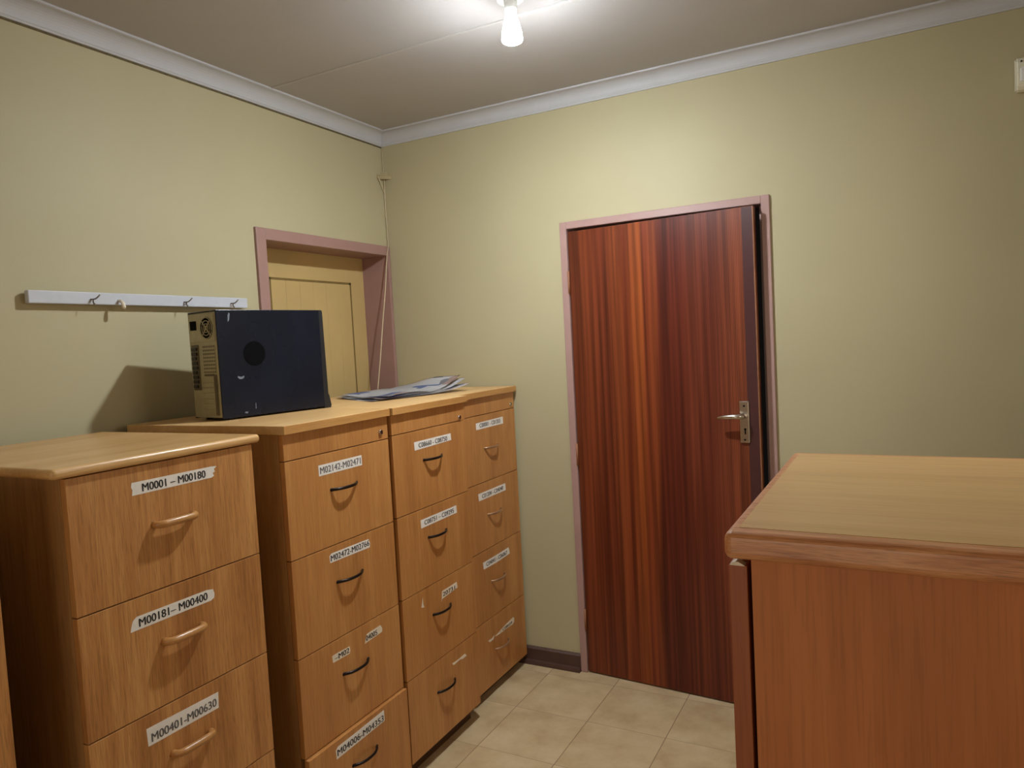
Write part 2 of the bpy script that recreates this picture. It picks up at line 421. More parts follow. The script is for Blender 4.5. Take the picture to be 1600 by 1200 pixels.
# ------------------------------------------------------------------ red door (ajar, hinged on its left)
FF = 0.0325
d1 = thing('door_1', None, None, (DX0, 0, 0)); d1['kind'] = 'structure'
bm = bmesh.new()
def frame_bar(x0, x1, z0, z1):
    box(bm, x0, x1, -0.012, 0.0, z0, z1, 0.003)           # face flange
    box(bm, x0, x1, 0.0, 0.16, z0, z1)
W = DX1 - DX0
frame_bar(0, FF, 0, DZ); frame_bar(W - FF, W, 0, DZ); frame_bar(FF, W - FF, DZ - FF, DZ)
box(bm, FF, FF + 0.015, 0.05, 0.16, 0, DZ - FF); box(bm, W - FF - 0.015, W - FF, 0.05, 0.16, 0, DZ - FF)
obj('door_frame', bm, M_PINK, d1)
LEAF_W, LEAF_H, LT = 0.812, DZ - FF - 0.012, 0.04
ang = math.radians(4.7)
bm = bmesh.new(); box(bm, 0, LEAF_W, 0, LT, 0.006, LEAF_H, 0.0015)
leaf = obj('leaf', bm, M_DOOR, d1)
leaf.location = (FF + 0.003, -0.004, 0); leaf.rotation_euler = (0, 0, -ang)
bm = bmesh.new(); box(bm, 0.768, LEAF_W - 0.002, -0.0025, 0.0, 0.008, LEAF_H - 0.002, 0.0008)
box(bm, LEAF_W - 0.004, LEAF_W + 0.0015, -0.002, 0.012, 0.008, LEAF_H - 0.002, 0.0008, 1)
obj('edge_strip', bm, [M_EDGE, M_LIP], leaf, 'dark plum strip along the free edge')
# lever on a long lock plate
bm = bmesh.new()
px0, px1, pz0, pz1 = 0.735, 0.774, 1.095, 1.262
box(bm, px0, px1, -0.010, 0.0, pz0, pz1, 0.004, 0, 3)
disc(bm, (0.755, -0.0105, 1.243), 0.004, (0, -1, 0), 0.002, 12, 1); disc(bm, (0.755, -0.0105, 1.108), 0.004, (0, -1, 0), 0.002, 12, 1)
disc(bm, (0.757, -0.0106, 1.150), 0.0045, (0, -1, 0), 0.002, 12, 1); box(bm, 0.7545, 0.7595, -0.0106, -0.008, 1.130, 1.150, 0, 1)
obj('lock_plate', bm, [M_CHROME, M_BLACK], leaf)
bm = bmesh.new()
tube(bm, [(0.755, -0.008, 1.203), (0.755, -0.030, 1.203), (0.753, -0.044, 1.2035), (0.744, -0.051, 1.204), (0.72, -0.053, 1.204), (0.69, -0.052, 1.202), (0.662, -0.049, 1.199), (0.655, -0.047, 1.198)],
     [0.011, 0.010, 0.0105, 0.0105, 0.010, 0.009, 0.007, 0.003], 14)
obj('lever_handle', bm, M_CHROME, leaf, smooth=True)
for hz in (0.25, 1.02, 1.80):
    bm = bmesh.new(); tube(bm, [(-0.001, -0.007, hz - 0.05), (-0.001, -0.007, hz + 0.05)], 0.005, 10)
    obj('hinge', bm, M_LIP, leaf)

# ------------------------------------------------------------------ recessed cream door in the left wall
d2 = thing('door_2', None, None, (0, LY1, 0)); d2['kind'] = 'structure'
bm = bmesh.new()
def fb(y0, y1, z0, z1): box(bm, -0.21, 0.014, y0, y1, z0, z1, 0.0025)
w2 = LY1 - LY0
fb(-w2, -w2 + 0.052, 0, LZ); fb(-0.020, 0.0, 0, LZ); fb(-w2 + 0.052, -0.020, LZ - 0.048, LZ)
obj('door_frame', bm, M_PINKD, d2)
bm = bmesh.new(); xl = -0.155
box(bm, xl - 0.04, xl, -w2 + 0.052, -0.020, 0, LZ - 0.048)
lf2 = obj('leaf', bm, M_CREAMD, d2)
bm = bmesh.new()
ya, yb, za, zb = -0.672, -0.122, 0.2, 1.892
g = 0.011
for (y0, y1, z0, z1) in ((ya, yb, zb - g, zb), (yb - g, yb, za, zb), (ya, ya + g, za, zb), (ya, yb, za, za + g)):
    box(bm, xl - 0.002, xl + 0.0012, y0, y1, z0, z1)
obj('panel_moulding', bm, M_GROOVE, lf2, 'darker groove around the door panel')
bm = bmesh.new()
for k in range(6):
    y0 = ya + g + k * (yb - ya - 2 * g) / 6
    box(bm, xl - 0.001, xl + 0.0022, y0 + 0.0003, y0 + (yb - ya - 2 * g) / 6 - 0.0003, za + g, zb - g, 0.0008)
obj('door_panel', bm, M_CREAMD, lf2)

# ------------------------------------------------------------------ filing cabinets
def label_part(parent, poly, x, txt=None, t_at=None, t_w=None, t_h=None, slant=0.0, faded=False, yellow=False, lab=None):
    """paper label: polygon (y,z) on the plane x; printed text fitted to width and height"""
    bm = bmesh.new()
    prism(bm, poly, 0.0006, 'x', x - 0.0001, 0)
    if txt:
        me = text_mesh(txt)
        xs = [v.co.x for v in me.vertices]; ys = [v.co.y for v in me.vertices]
        sx = t_w / (max(xs) - min(xs)); sy = t_h / (max(ys) - min(ys)); x0 = min(xs); y0 = min(ys)
        for q, dy in enumerate((-0.0006, 0.0006)):       # struck twice, slightly offset, for the heavy print
            vm = [bm.verts.new((x + 0.0009 + q * 0.0001, t_at[0] + dy + (v.co.x - x0) * sx, t_at[1] + (v.co.y - y0) * sy + (v.co.x - x0) * sx * slant)) for v in me.vertices]
            for p in me.polygons:
                try:
                    f = bm.faces.new([vm[i] for i in p.vertices]); f.material_index = 1
                except ValueError: pass
        bpy.data.meshes.remove(me)
        bm.normal_update()
    off = parent
    while off.parent is not None: off = off.parent
    for v in bm.verts: v.co -= off.location
    me2 = bpy.data.meshes.new('paper_label')
    for f in bm.faces:
        if f.material_index == 1 and f.normal.x < 0: f.normal_flip()
    pf = [f for f in bm.faces if f.material_index == 0]
    bmesh.ops.recalc_face_normals(bm, faces=pf)
    bm.to_mesh(me2); bm.free()
    me2.materials.append(M_PAPERY if yellow else M_PAPER); me2.materials.append(M_INKF if faded else M_INK)
    o = bpy.data.objects.new('paper_label', me2); COL.objects.link(o); o.parent = parent
    if lab: o['label'] = lab
    return o

def bow_handle(parent, x, y0, y1, z, mat, depth=0.021, r=0.0042):
    bm = bmesh.new(); pts = []
    n = 16
    for k in range(n + 1):
        s = -1 + 2 * k / n
        pts.append((x + depth * (1 - abs(s) ** 2.6) - (0.002 if abs(s) == 1 else 0), (y0 + y1) / 2 + s * (y1 - y0) / 2, z))
    tube(bm, pts, r, 10, flat=1.15)
    for yy in (y0, y1): disc(bm, (x + 0.002, yy, z), 0.0055, (1, 0, 0), 0.003, 12)
    return obj('handle', bm, mat, parent, local=False, smooth=True)

def bar_handle(parent, x, yc, z):
    bm = bmesh.new(); h = 0.052
    pts = [(x - 0.001, yc - h, z), (x + 0.006, yc - h, z), (x + 0.012, yc - h + 0.003, z), (x + 0.017, yc - h + 0.009, z), (x + 0.019, yc - h + 0.018, z)]
    pts += [(x + 0.020, yc, z)] + [(p[0], 2 * yc - p[1], z) for p in pts[::-1]]
    tube(bm, pts, 0.0088, 14, flat=1.0)
    return obj('handle', bm, M_HWOOD, parent, local=False, smooth=True)

def filing_cabinet(label, xb, xf, ya, yb, zt, slab, bounds, plinth, style, group, slab_y, lock=None, pull=()):
    """front faces +x; xf drawer face, bounds = z limits of the drawers from the top down"""
    t = thing('filing_cabinet', label, 'filing cabinet', (xb, (ya + yb) / 2, 0), 0, group)
    front = M_OAK1 if style == 'old' else M_OAK
    th = 0.018
    bm = bmesh.new()
    box(bm, xb, xf - th - 0.002, ya + 0.001, yb - 0.001, plinth, zt - slab)
    obj('carcass', bm, M_SIDE, t, local=False)
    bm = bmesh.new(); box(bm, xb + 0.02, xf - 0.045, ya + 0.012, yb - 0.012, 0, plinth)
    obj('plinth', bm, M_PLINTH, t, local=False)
    bm = bmesh.new()
    if style == 'old':
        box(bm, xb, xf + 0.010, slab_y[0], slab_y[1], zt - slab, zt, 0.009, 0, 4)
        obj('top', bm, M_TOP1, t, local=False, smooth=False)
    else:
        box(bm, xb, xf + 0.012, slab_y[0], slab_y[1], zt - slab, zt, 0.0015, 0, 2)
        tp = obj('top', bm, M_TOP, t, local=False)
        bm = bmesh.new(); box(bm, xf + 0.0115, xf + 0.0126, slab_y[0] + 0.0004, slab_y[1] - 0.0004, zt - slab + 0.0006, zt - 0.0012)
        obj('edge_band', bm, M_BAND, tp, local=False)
    if style != 'old':
        bm = bmesh.new(); box(bm, xf - th, xf, ya, yb, bounds[0] + 0.0015, zt - slab - 0.001, 0.0008)
        lr = obj('lock_rail', bm, front, t, local=False)
        bm = bmesh.new(); ly, lz = lock
        disc(bm, (xf + 0.006, ly, lz), 0.0095, (1, 0, 0), 0.008, 20, 0, 0.008); box(bm, xf + 0.0055, xf + 0.0064, ly - 0.0012, ly + 0.0012, lz - 0.005, lz + 0.005, 0, 1)
        obj('lock', bm, [M_CHROME, M_BLACK], lr, local=False)
    ds = []
    for k in range(len(bounds) - 1):
        dx = pull[k] if k < len(pull) else 0.0
        bm = bmesh.new(); box(bm, xf - th + dx, xf + dx, ya, yb, bounds[k + 1] + 0.0014, bounds[k] - 0.0014, 0.001)
        if dx > 0: box(bm, xb + 0.2, xf - th + dx, ya + 0.03, yb - 0.03, bounds[k + 1] + 0.02, bounds[k] - 0.05)
        ds.append(obj('drawer', bm, front, t, local=False))
    return t, ds

# left edge of the picture: only the front corner of this one shows
t0, ds0 = filing_cabinet('tan wooden cabinet cut off by the left edge of the photo, beside the wooden-handled cabinet', 0.08, 0.76, -2.79, -2.293, 1.318, 0.022,
                         [1.294, 1.115, 0.715, 0.45, 0.19], 0.19, 'old', 'filing cabinets in a row along the wall', (-2.80, -2.283))
for d, z in zip(ds0, (1.205, 0.92, 0.585, 0.33)): bar_handle(d, 0.76, -2.5415, z)

# first cabinet: bullnose top and wooden bar handles
X1 = 0.755
t1, ds1 = filing_cabinet('oak filing cabinet with rounded top and wooden bar handles, top drawer marked M0001', 0.08, X1, -2.151, -1.6555, 1.3333, 0.0225,
                         [1.3095, 1.0115, 0.7375, 0.465, 0.19], 0.19, 'old', 'filing cabinets in a row along the wall', (-2.1815, -1.632))
for d, z in zip(ds1, (1.165, 0.887, 0.616, 0.343)): bar_handle(d, X1, -1.9045, z)
label_part(ds1[0], [(-2.006, 1.2425), (-1.79, 1.2435), (-1.782, 1.247), (-1.786, 1.254), (-1.779, 1.257), (-1.781, 1.264), (-1.773, 1.270), (-1.79, 1.2715), (-2.005, 1.272), (-2.007, 1.262), (-2.004, 1.255)], X1, 'M0001 – M00180', (-1.980, 1.2475), 0.172, 0.0185)
label_part(ds1[1], [(-2.037, 0.938), (-1.820, 0.9375), (-1.810, 0.942), (-1.808, 0.952), (-1.812, 0.964), (-1.83, 0.9675), (-2.02, 0.9685), (-2.029, 0.962), (-2.034, 0.95)], X1, 'M00181– M00400', (-2.015, 0.9435), 0.185, 0.0190)
label_part(ds1[2], [(-2.017, 0.664), (-2.005, 0.6635), (-1.822, 0.662), (-1.820, 0.702), (-2.019, 0.706)], X1, 'M00401-M00630', (-2.008, 0.670), 0.180, 0.0200, faded=True)

# second cabinet
X2, G = 0.738, 'filing cabinets in a row along the wall'
t2, ds2 = filing_cabinet('oak filing cabinet under the black computer, dark bow handles, bottom drawer slightly open', 0.05, X2, -1.527, -1.046, 1.3408, 0.0255,
                         [1.2365, 0.9465, 0.6545, 0.3565, 0.065], 0.062, 'new', G, (-1.532, -1.0435), (-1.086, 1.264), (0, 0, 0, 0.013))
for k, z in enumerate((1.119, 0.829, 0.5345, 0.241)):
    bow_handle(ds2[k], X2 + (0.013 if k == 3 else 0), -1.343, -1.224, z, M_HDARK)
label_part(ds2[0], [(-1.392, 1.170), (-1.191, 1.170), (-1.191, 1.203), (-1.392, 1.203)], X2, 'M02142-M02471', (-1.386, 1.176), 0.188, 0.0205, faded=True)
label_part(ds2[1], [(-1.369, 0.8965), (-1.30, 0.8955), (-1.18, 0.8935), (-1.1775, 0.908), (-1.184, 0.922), (-1.20, 0.9225), (-1.362, 0.9245), (-1.371, 0.918)], X2, 'M02472-M02766', (-1.366, 0.9005), 0.184, 0.0185)
label_part(ds2[2], [(-1.387, 0.589), (-1.31, 0.5875), (-1.306, 0.598), (-1.309, 0.6105), (-1.372, 0.6125), (-1.389, 0.6115)], X2, '–M02', (-1.378, 0.592), 0.066, 0.0165, yellow=True, lab='torn left half of a label')
label_part(ds2[2], [(-1.235, 0.589), (-1.145, 0.5945), (-1.143, 0.606), (-1.151, 0.6195), (-1.195, 0.618), (-1.222, 0.617), (-1.229, 0.608)], X2, '04005', (-1.229, 0.595), 0.058, 0.0175, yellow=True, lab='torn right half of a label')
label_part(ds2[3], [(-1.413, 0.300), (-1.18, 0.3045), (-1.1765, 0.308), (-1.178, 0.3415), (-1.30, 0.338), (-1.405, 0.3365), (-1.415, 0.328)], X2 + 0.013, 'M04006-M04353', (-1.409, 0.3075), 0.226, 0.0205, faded=False)

# third cabinet
X3 = 0.745
t3, ds3 = filing_cabinet('oak filing cabinet with dark bow handles, second from the red door, newspaper lying on top', 0.05, X3, -1.033, -0.553, 1.3408, 0.0255,
                         [1.2435, 0.9535, 0.6605, 0.368, 0.067], 0.064, 'new', G, (-1.037, -0.5435), (-0.594, 1.258))
for k, z in enumerate((1.1295, 0.840, 0.547, 0.249)): bow_handle(ds3[k], X3, -0.852, -0.733, z, M_HDARK)
label_part(ds3[0], [(-0.905, 1.172), (-0.660, 1.1765), (-0.663, 1.203), (-0.907, 1.203)], X3, 'C08660 - C08750', (-0.880, 1.179), 0.19, 0.0175)
label_part(ds3[1], [(-0.895, 0.884), (-0.651, 0.886), (-0.653, 0.9155), (-0.896, 0.9145)], X3, 'C08751 – C09295', (-0.873, 0.8915), 0.20, 0.0175)
label_part(ds3[2], [(-0.923, 0.599), (-0.905, 0.594), (-0.911, 0.607), (-0.912, 0.633)], X3, yellow=True, lab='scrap of a torn label')
label_part(ds3[2], [(-0.792, 0.576), (-0.788, 0.585), (-0.677, 0.594), (-0.682, 0.617), (-0.786, 0.6145)], X3, '20731', (-0.782, 0.5925), 0.085, 0.0165, yellow=True, lab='torn half of a label')
label_part(ds3[3], [(-0.746, 0.316), (-0.737, 0.305), (-0.690, 0.3075), (-0.668, 0.302), (-0.640, 0.303), (-0.652, 0.316), (-0.70, 0.313)], X3, yellow=True, lab='white scrap of a torn label')

# fourth cabinet, in the corner
X4 = 0.693
t4, ds4 = filing_cabinet('oak filing cabinet in the corner nearest the red door, pale silver handles', 0.03, X4, -0.502, -0.022, 1.3408, 0.0255,
                         [1.2375, 0.9435, 0.648, 0.341, 0.045], 0.042, 'new', G, (-0.540, -0.0138), (-0.059, 1.258))
for k, z in enumerate((1.090, 0.797, 0.4975, 0.190)): bow_handle(ds4[k], X4, -0.318, -0.199, z, M_HSILV)
label_part(ds4[0], [(-0.379, 1.177), (-0.137, 1.1765), (-0.138, 1.2085), (-0.380, 1.206)], X4, 'C00001 - C01203', (-0.350, 1.184), 0.185, 0.018)
label_part(ds4[1], [(-0.390, 0.870), (-0.146, 0.870), (-0.148, 0.902), (-0.394, 0.902)], X4, 'C01204 - C04040', (-0.362, 0.877), 0.19, 0.018)
label_part(ds4[2], [(-0.382, 0.569), (-0.27, 0.567), (-0.141, 0.572), (-0.144, 0.586), (-0.150, 0.603), (-0.27, 0.600), (-0.386, 0.600)], X4, 'C04041 - C06067', (-0.358, 0.576), 0.19, 0.0175)
label_part(ds4[3], [(-0.379, 0.252), (-0.368, 0.241), (-0.335, 0.2405), (-0.323, 0.257), (-0.345, 0.2495)], X4, yellow=True, lab='scrap of a torn label')
label_part(ds4[3], [(-0.318, 0.2475), (-0.28, 0.243), (-0.20, 0.2425), (-0.150, 0.240), (-0.135, 0.246), (-0.133, 0.262), (-0.140, 0.271), (-0.23, 0.262)], X4, '– C08659', (-0.275, 0.246), 0.118, 0.0125, yellow=True, lab='torn strip of a label')

# ------------------------------------------------------------------ cupboard at the right, seen from its side
RW = 0.56
rc = thing('cupboard', 'wooden cupboard at the right edge, pale top with rounded reddish timber edge', 'cupboard', (2.775, -1.957, 0), math.pi - 0.0152)
# local: +x points to its front (world -x), +y to the camera side
D0 = 0.660
ZR, TH = 1.320, 0.031
ys = RW / 2
bm = bmesh.new()
fwid, bv = 0.013, 0.0085
box(bm, 0, D0, -ys, ys, ZR - TH, ZR, bv, 0, 5)
obj('edge_lipping', bm, M_RLIP, rc)
bm = bmesh.new(); box(bm, 0.004, D0 - fwid, -ys + 0.020, ys - 0.024, ZR - 0.001, ZR + 0.0005)
obj('top', bm, M_RTOP, rc)
bm = bmesh.new(); yc = ys - 0.0165
box(bm, 0, D0 - 0.026, yc - 0.018, yc, 0.06, ZR - TH); box(bm, 0, D0 - 0.026, -yc, -yc + 0.018, 0.06, ZR - TH)
box(bm, 0, 0.012, -yc + 0.018, yc - 0.018, 0.06, ZR - TH); box(bm, 0.012, D0 - 0.026, -yc + 0.018, yc - 0.018, 0.06, 0.08)
box(bm, 0.012, D0 - 0.04, -yc + 0.018, yc - 0.018, 0.66, 0.68); box(bm, 0.012, D0 - 0.026, -yc + 0.018, yc - 0.018, ZR - TH - 0.02, ZR - TH)
obj('carcass', bm, M_RSIDE, rc)
bm = bmesh.new(); box(bm, 0.01, D0 - 0.07, -yc + 0.02, yc - 0.02, 0, 0.06); obj('plinth', bm, M_PLINTH, rc)
for sgn in (1, -1):
    bm = bmesh.new(); y0, y1 = (0.0015, yc + 0.001) if sgn > 0 else (-yc - 0.001, -0.0015)
    box(bm, D0 - 0.0215, D0 - 0.0015, y0, y1, 0.064, ZR - TH - 0.010, 0.001)
    dd = obj('door', bm, M_RDOOR, rc)
    if sgn > 0:
        bm = bmesh.new()
        prism(bm, [(D0 - 0.0025, ZR - TH - 0.0105), (D0 - 0.0055, ZR - TH - 0.0068), (D0 - 0.012, ZR - TH - 0.0062), (D0 - 0.0165, ZR - TH - 0.0085), (D0 - 0.0195, ZR - TH - 0.0105)], 0.012, 'y', y1 - 0.0122)
        obj('chipped_edge', bm, M_PAPERY, dd, 'pale chipped top corner')
    bm = bmesh.new(); tube(bm, [(D0 - 0.002, sgn * 0.03, 0.72), (D0 + 0.018, sgn * 0.03, 0.72), (D0 + 0.022, sgn * 0.03, 0.73), (D0 + 0.022, sgn * 0.03, 0.81), (D0 + 0.018, sgn * 0.03, 0.82), (D0 - 0.002, sgn * 0.03, 0.82)], 0.005, 10)
    obj('handle', bm, M_HDARK, dd)

# ------------------------------------------------------------------ desktop computer on the second cabinet
ua = math.atan2(0.16, 0.987)
pc = thing('computer_tower', 'black desktop computer tower lying upright on the cabinet, its grey back panel facing left', 'computer', (0.372, -1.417, 1.3408), -ua)
pc['label'] = 'black desktop computer tower standing on the oak cabinets, metal back panel to the left'
# local: y runs along the side panel away from the back panel, -x is its thickness, side panel faces +x
PW, PD, PH = 0.168, 0.405, 0.358
bm = bmesh.new(); box(bm, -PW + 0.003, -0.003, 0.004, PD, 0.008, PH - 0.003, 0.002); obj('case_body', bm, M_PCD, pc)
bm = bmesh.new(); box(bm, -0.004, 0.0, 0.0, PD, 0.006, PH, 0.0015)
sp = obj('side_panel', bm, M_PC, pc)
bm = bmesh.new(); box(bm, -PW, -PW + 0.004, 0.0, PD, 0.006, PH, 0.0015); obj('side_panel', bm, M_PC, pc)
bm = bmesh.new(); box(bm, -PW + 0.002, -0.002, 0.0, PD, PH - 0.005, PH, 0.0015); obj('top_panel', bm, M_PC, pc)
bm = bmesh.new()      # round vent: rings of small holes on a dark disc
vy, vz, vr = 0.130, 0.212, 0.041
disc(bm, (0.0006, vy, vz), vr, (1, 0, 0), 0.002, 36, 0)
for rr in (0.010, 0.020, 0.030, 0.038):
    n = int(2 * math.pi * rr / 0.009)
    for k in range(n):
        a = 2 * math.pi * k / n
        disc(bm, (0.0012, vy + rr * math.cos(a), vz + rr * math.sin(a)), 0.003, (1, 0, 0), 0.001, 8, 1)
obj('side_vent', bm, [M_PCV, M_BLACK], sp, 'round dark vent')
bm = bmesh.new()      # recessed thumb grip and scuffs
pts = []
for k in range(9):
    a = math.pi + math.pi * k / 8; pts.append((0.074 + 0.013 * math.cos(a), 0.142 + 0.012 * math.sin(a)))
for k in range(9):
    a = 2 * math.pi - math.pi * k / 8; pts.append((0.074 + 0.011 * math.cos(a), 0.144 + 0.006 * math.sin(a)))
pts2 = pts[1:8] + pts[10:17]
prism(bm, pts2, 0.0006, 'x', 0.0)
obj('thumb_grip', bm, M_SCUFF, sp, 'pale crescent thumb grip')
for pl in ([(0.041, 0.318), (0.046, 0.325), (0.050, 0.345), (0.046, 0.349), (0.042, 0.340)], [(0.078, 0.018), (0.088, 0.015), (0.092, 0.021), (0.083, 0.022)],
           [(0.120, 0.028), (0.1225, 0.028), (0.1225, 0.047), (0.121, 0.047)]):
    bm = bmesh.new(); prism(bm, pl, 0.0005, 'x', 0.0); obj('scuff_mark', bm, M_SCUFF, sp, 'pale scuff')
bm = bmesh.new()      # front bezel with flared foot
prism(bm, [(PD, 0.0), (PD + 0.028, 0.0), (PD + 0.031, 0.010), (PD + 0.024, 0.045), (PD + 0.020, 0.052), (PD + 0.016, PH - 0.006), (PD + 0.012, PH), (PD, PH)], PW, 'x', -PW)
obj('front_bezel', bm, M_PCD, pc)
# back panel (faces -y)
bm = bmesh.new(); box(bm, -PW + 0.004, -0.004, -0.001, 0.005, 0.010, PH - 0.006)
bp_ = obj('back_panel', bm, M_STEEL, pc, 'dull zinc back panel')
bm = bmesh.new(); box(bm, -PW + 0.010, -0.010, -0.004, -0.001, PH - 0.100, PH - 0.012, 0.001)      # power supply
fx, fz = -0.052, PH - 0.056
disc(bm, (fx, -0.0045, fz), 0.036, (0, -1, 0), 0.002, 30, 1)
for rr in (0.034, 0.024, 0.014, 0.006):
    ring = [(fx + rr * math.cos(2 * math.pi * k / 28), -0.006, fz + rr * math.sin(2 * math.pi * k / 28)) for k in range(29)]
    tube(bm, ring, 0.0016, 6, 0, cap=False)
for a in (0.78, 2.35, 3.93, 5.5):
    tube(bm, [(fx, -0.006, fz), (fx + 0.036 * math.cos(a), -0.006, fz + 0.036 * math.sin(a))], 0.0022, 6, 0)
box(bm, -PW + 0.020, -PW + 0.056, -0.006, -0.004, PH - 0.060, PH - 0.030, 0.002, 1)
obj('power_supply', bm, [M_STEEL, M_BLACK], bp_)
bm = bmesh.new(); box(bm, -PW + 0.012, -PW + 0.056, -0.003, -0.001, 0.100, PH - 0.108, 0.001)        # io shield
for k in range(9):
    z0 = 0.108 + k * 0.0153
    box(bm, -PW + 0.018, -PW + 0.018 + (0.030 if k % 3 else 0.024), -0.0075, -0.003, z0, z0 + 0.010, 0.0008, 1)
obj('port_panel', bm, [M_STEELD, M_PORT], bp_)
bm = bmesh.new(); box(bm, -0.088, -0.016, -0.003, -0.001, PH - 0.205, PH - 0.112, 0.0008, 0)          # case fan vent
for k in range(7):
    for j in range(8):
        disc(bm, (-0.082 + k * 0.0102, -0.0033, PH - 0.199 + j * 0.0118), 0.0038, (0, -1, 0), 0.001, 8, 1)
obj('fan_vent', bm, [M_STEEL, M_STEELD], bp_)
for k in range(7):
    bm = bmesh.new(); z0 = 0.022 + k * 0.0175
    box(bm, -0.104, -0.034, -0.0032, -0.001, z0, z0 + 0.0145, 0.001)
    obj('slot_cover', bm, M_STEEL, bp_)
bm = bmesh.new(); box(bm, -0.030, -0.016, -0.0045, -0.001, 0.018, 0.150, 0.001); box(bm, -0.085, -0.030, -0.0045, -0.001, 0.146, 0.152, 0.001)
obj('slot_bracket', bm, M_STEELD, bp_)
for (fx_, fy_) in ((-0.02, 0.04), (-PW + 0.02, 0.04), (-0.02, PD - 0.03), (-PW + 0.02, PD - 0.03)):
    bm = bmesh.new(); disc(bm, (fx_, fy_, 0.008), 0.011, (0, 0, 1), 0.008, 14); obj('foot', bm, M_PCD, pc)

# ------------------------------------------------------------------ crumpled newspaper across the second and third cabinet
def news_material(name, seed, blue=0.52):
    mt, nt, b = new_mat(name); N = nt.nodes.new; L = nt.links.new
    tc = N('ShaderNodeTexCoord'); mp = N('ShaderNodeMapping'); mp.inputs['Location'].default_value = (seed, seed * 2.3, 0)
    L(tc.outputs['Object'], mp.inputs['Vector'])
    n1 = N('ShaderNodeTexVoronoi'); n1.inputs['Scale'].default_value = 9.0; n1.distance = 'CHEBYCHEV'
    L(mp.outputs[0], n1.inputs['Vector'])
    sp_ = N('ShaderNodeSeparateColor'); L(n1.outputs['Color'], sp_.inputs[0])
    rp = N('ShaderNodeValToRGB'); rp.color_ramp.interpolation = 'CONSTANT'; e = rp.color_ramp.elements
    e[0].position = 0; e[0].color = sRGB(226, 224, 226); e[1].position = blue; e[1].color = sRGB(112, 132, 184)
    for p_, c_ in ((blue + 0.14, (228, 222, 218)), (0.80, (150, 150, 160)), (0.90, (196, 170, 160))):
        k = e.new(p_); k.color = sRGB(*c_)
    L(sp_.outputs[0], rp.inputs['Fac'])
    wv = N('ShaderNodeTexWave'); wv.inputs['Scale'].default_value = 60; wv.bands_direction = 'Y'; L(mp.outputs[0], wv.inputs['Vector'])
    r2 = N('ShaderNodeValToRGB'); r2.color_ramp.elements[0].color = (0.75, 0.75, 0.78, 1); r2.color_ramp.elements[0].position = 0.2; r2.color_ramp.elements[1].position = 0.5
    L(wv.outputs['Fac'], r2.inputs['Fac'])
    mm = N('ShaderNodeMix'); mm.data_type = 'RGBA'; mm.blend_type = 'MULTIPLY'; mm.inputs['Factor'].default_value = 0.5
    L(rp.outputs['Color'], mm.inputs['A']); L(r2.outputs['Color'], mm.inputs['B']); L(mm.outputs['Result'], b.inputs['Base Color'])
    b.inputs['Roughness'].default_value = 0.4
    return mt
news = thing('newspaper', 'crumpled blue and white newspaper lying on the oak cabinets beside the computer', 'newspaper', (0.36, -0.50, 1.3412))
cn = [Vector((0.135, -0.625)), Vector((0.505, -0.785)), Vector((0.585, -0.235)), Vector((0.200, -0.160))]
for s in range(3):
    bm = bmesh.new(); nu, nv = 26, 26; grid = []
    for i in range(nu + 1):
        row = []
        for j in range(nv + 1):
            u_, v_ = i / nu, j / nv
            p = (cn[0] * (1 - u_) + cn[1] * u_) * (1 - v_) + (cn[3] * (1 - u_) + cn[2] * u_) * v_
            c0 = Vector((0.35, -0.47)); p = c0 + (p - c0) * (1.0 - 0.05 * s)
            rot = (s - 1) * 0.07
            q = p - c0; p = c0 + Vector((q.x * math.cos(rot) - q.y * math.sin(rot), q.x * math.sin(rot) + q.y * math.cos(rot)))
            wv = 0.006 * (1 + math.sin(7 * u_ + 2.2 * s) * math.cos(5 * v_ + s)) + 0.008 * (1 + math.sin(9 * v_ + 3 * u_ + s * 1.3)) * v_
            edge = max(0.0, v_ - 0.55) / 0.45
            h = 0.0006 + s * 0.0035 + wv * (0.45 + 0.25 * s) + 0.046 * edge ** 1.7 * (0.35 + 0.65 * u_) * (0.6 + 0.2 * s)
            row.append((p.x, p.y, h))
        grid.append(row)
    vt = [[bm.verts.new((x - 0.36, y + 0.50, h)) for x, y, h in row] for row in grid]
    for i in range(nu):
        for j in range(nv): bm.faces.new((vt[i][j], vt[i + 1][j], vt[i + 1][j + 1], vt[i][j + 1]))
    bmesh.ops.solidify(bm, geom=bm.faces[:], thickness=0.0005)
    obj('page', bm, news_material('newsprint', 1.7 + s * 3.1, 0.45 + 0.06 * s), news, smooth=True)

# ------------------------------------------------------------------ coat rail on the left wall
rail = thing('coat_rail', 'white coat rail with small hooks on the wall above the computer', 'coat rail', (0, -1.379, 1.757))
bm = bmesh.new(); box(bm, 0.012, 0.032, -1.793, -0.972, 1.7355, 1.7745, 0.003, 0, 3)
for yy in (-1.62, -1.15): box(bm, 0.0, 0.012, yy - 0.02, yy + 0.02, 1.742, 1.768)
obj('board', bm, M_RAIL, rail, local=False)
for y in (-1.605, -1.262, -1.055):
    bm = bmesh.new()
    tube(bm, [(0.031, y, 1.752), (0.044, y, 1.751), (0.050, y + 0.004, 1.752), (0.054, y + 0.010, 1.758), (0.056, y + 0.016, 1.765)], 0.0022, 8)
    tube(bm, [(0.044, y, 1.751), (0.047, y - 0.002, 1.742), (0.051, y - 0.003, 1.735), (0.055, y - 0.002, 1.737)], 0.002, 8)
    obj('hook', bm, M_HOOK, rail, local=False, smooth=True)
bm = bmesh.new()
y = -1.512
tube(bm, [(0.031, y, 1.750), (0.046, y, 1.748), (0.054, y, 1.740), (0.058, y, 1.728), (0.056, y, 1.721)], [0.004, 0.005, 0.006, 0.0065, 0.004], 10)
obj('hook', bm, M_PEG, rail, 'cream plastic peg', local=False, smooth=True)

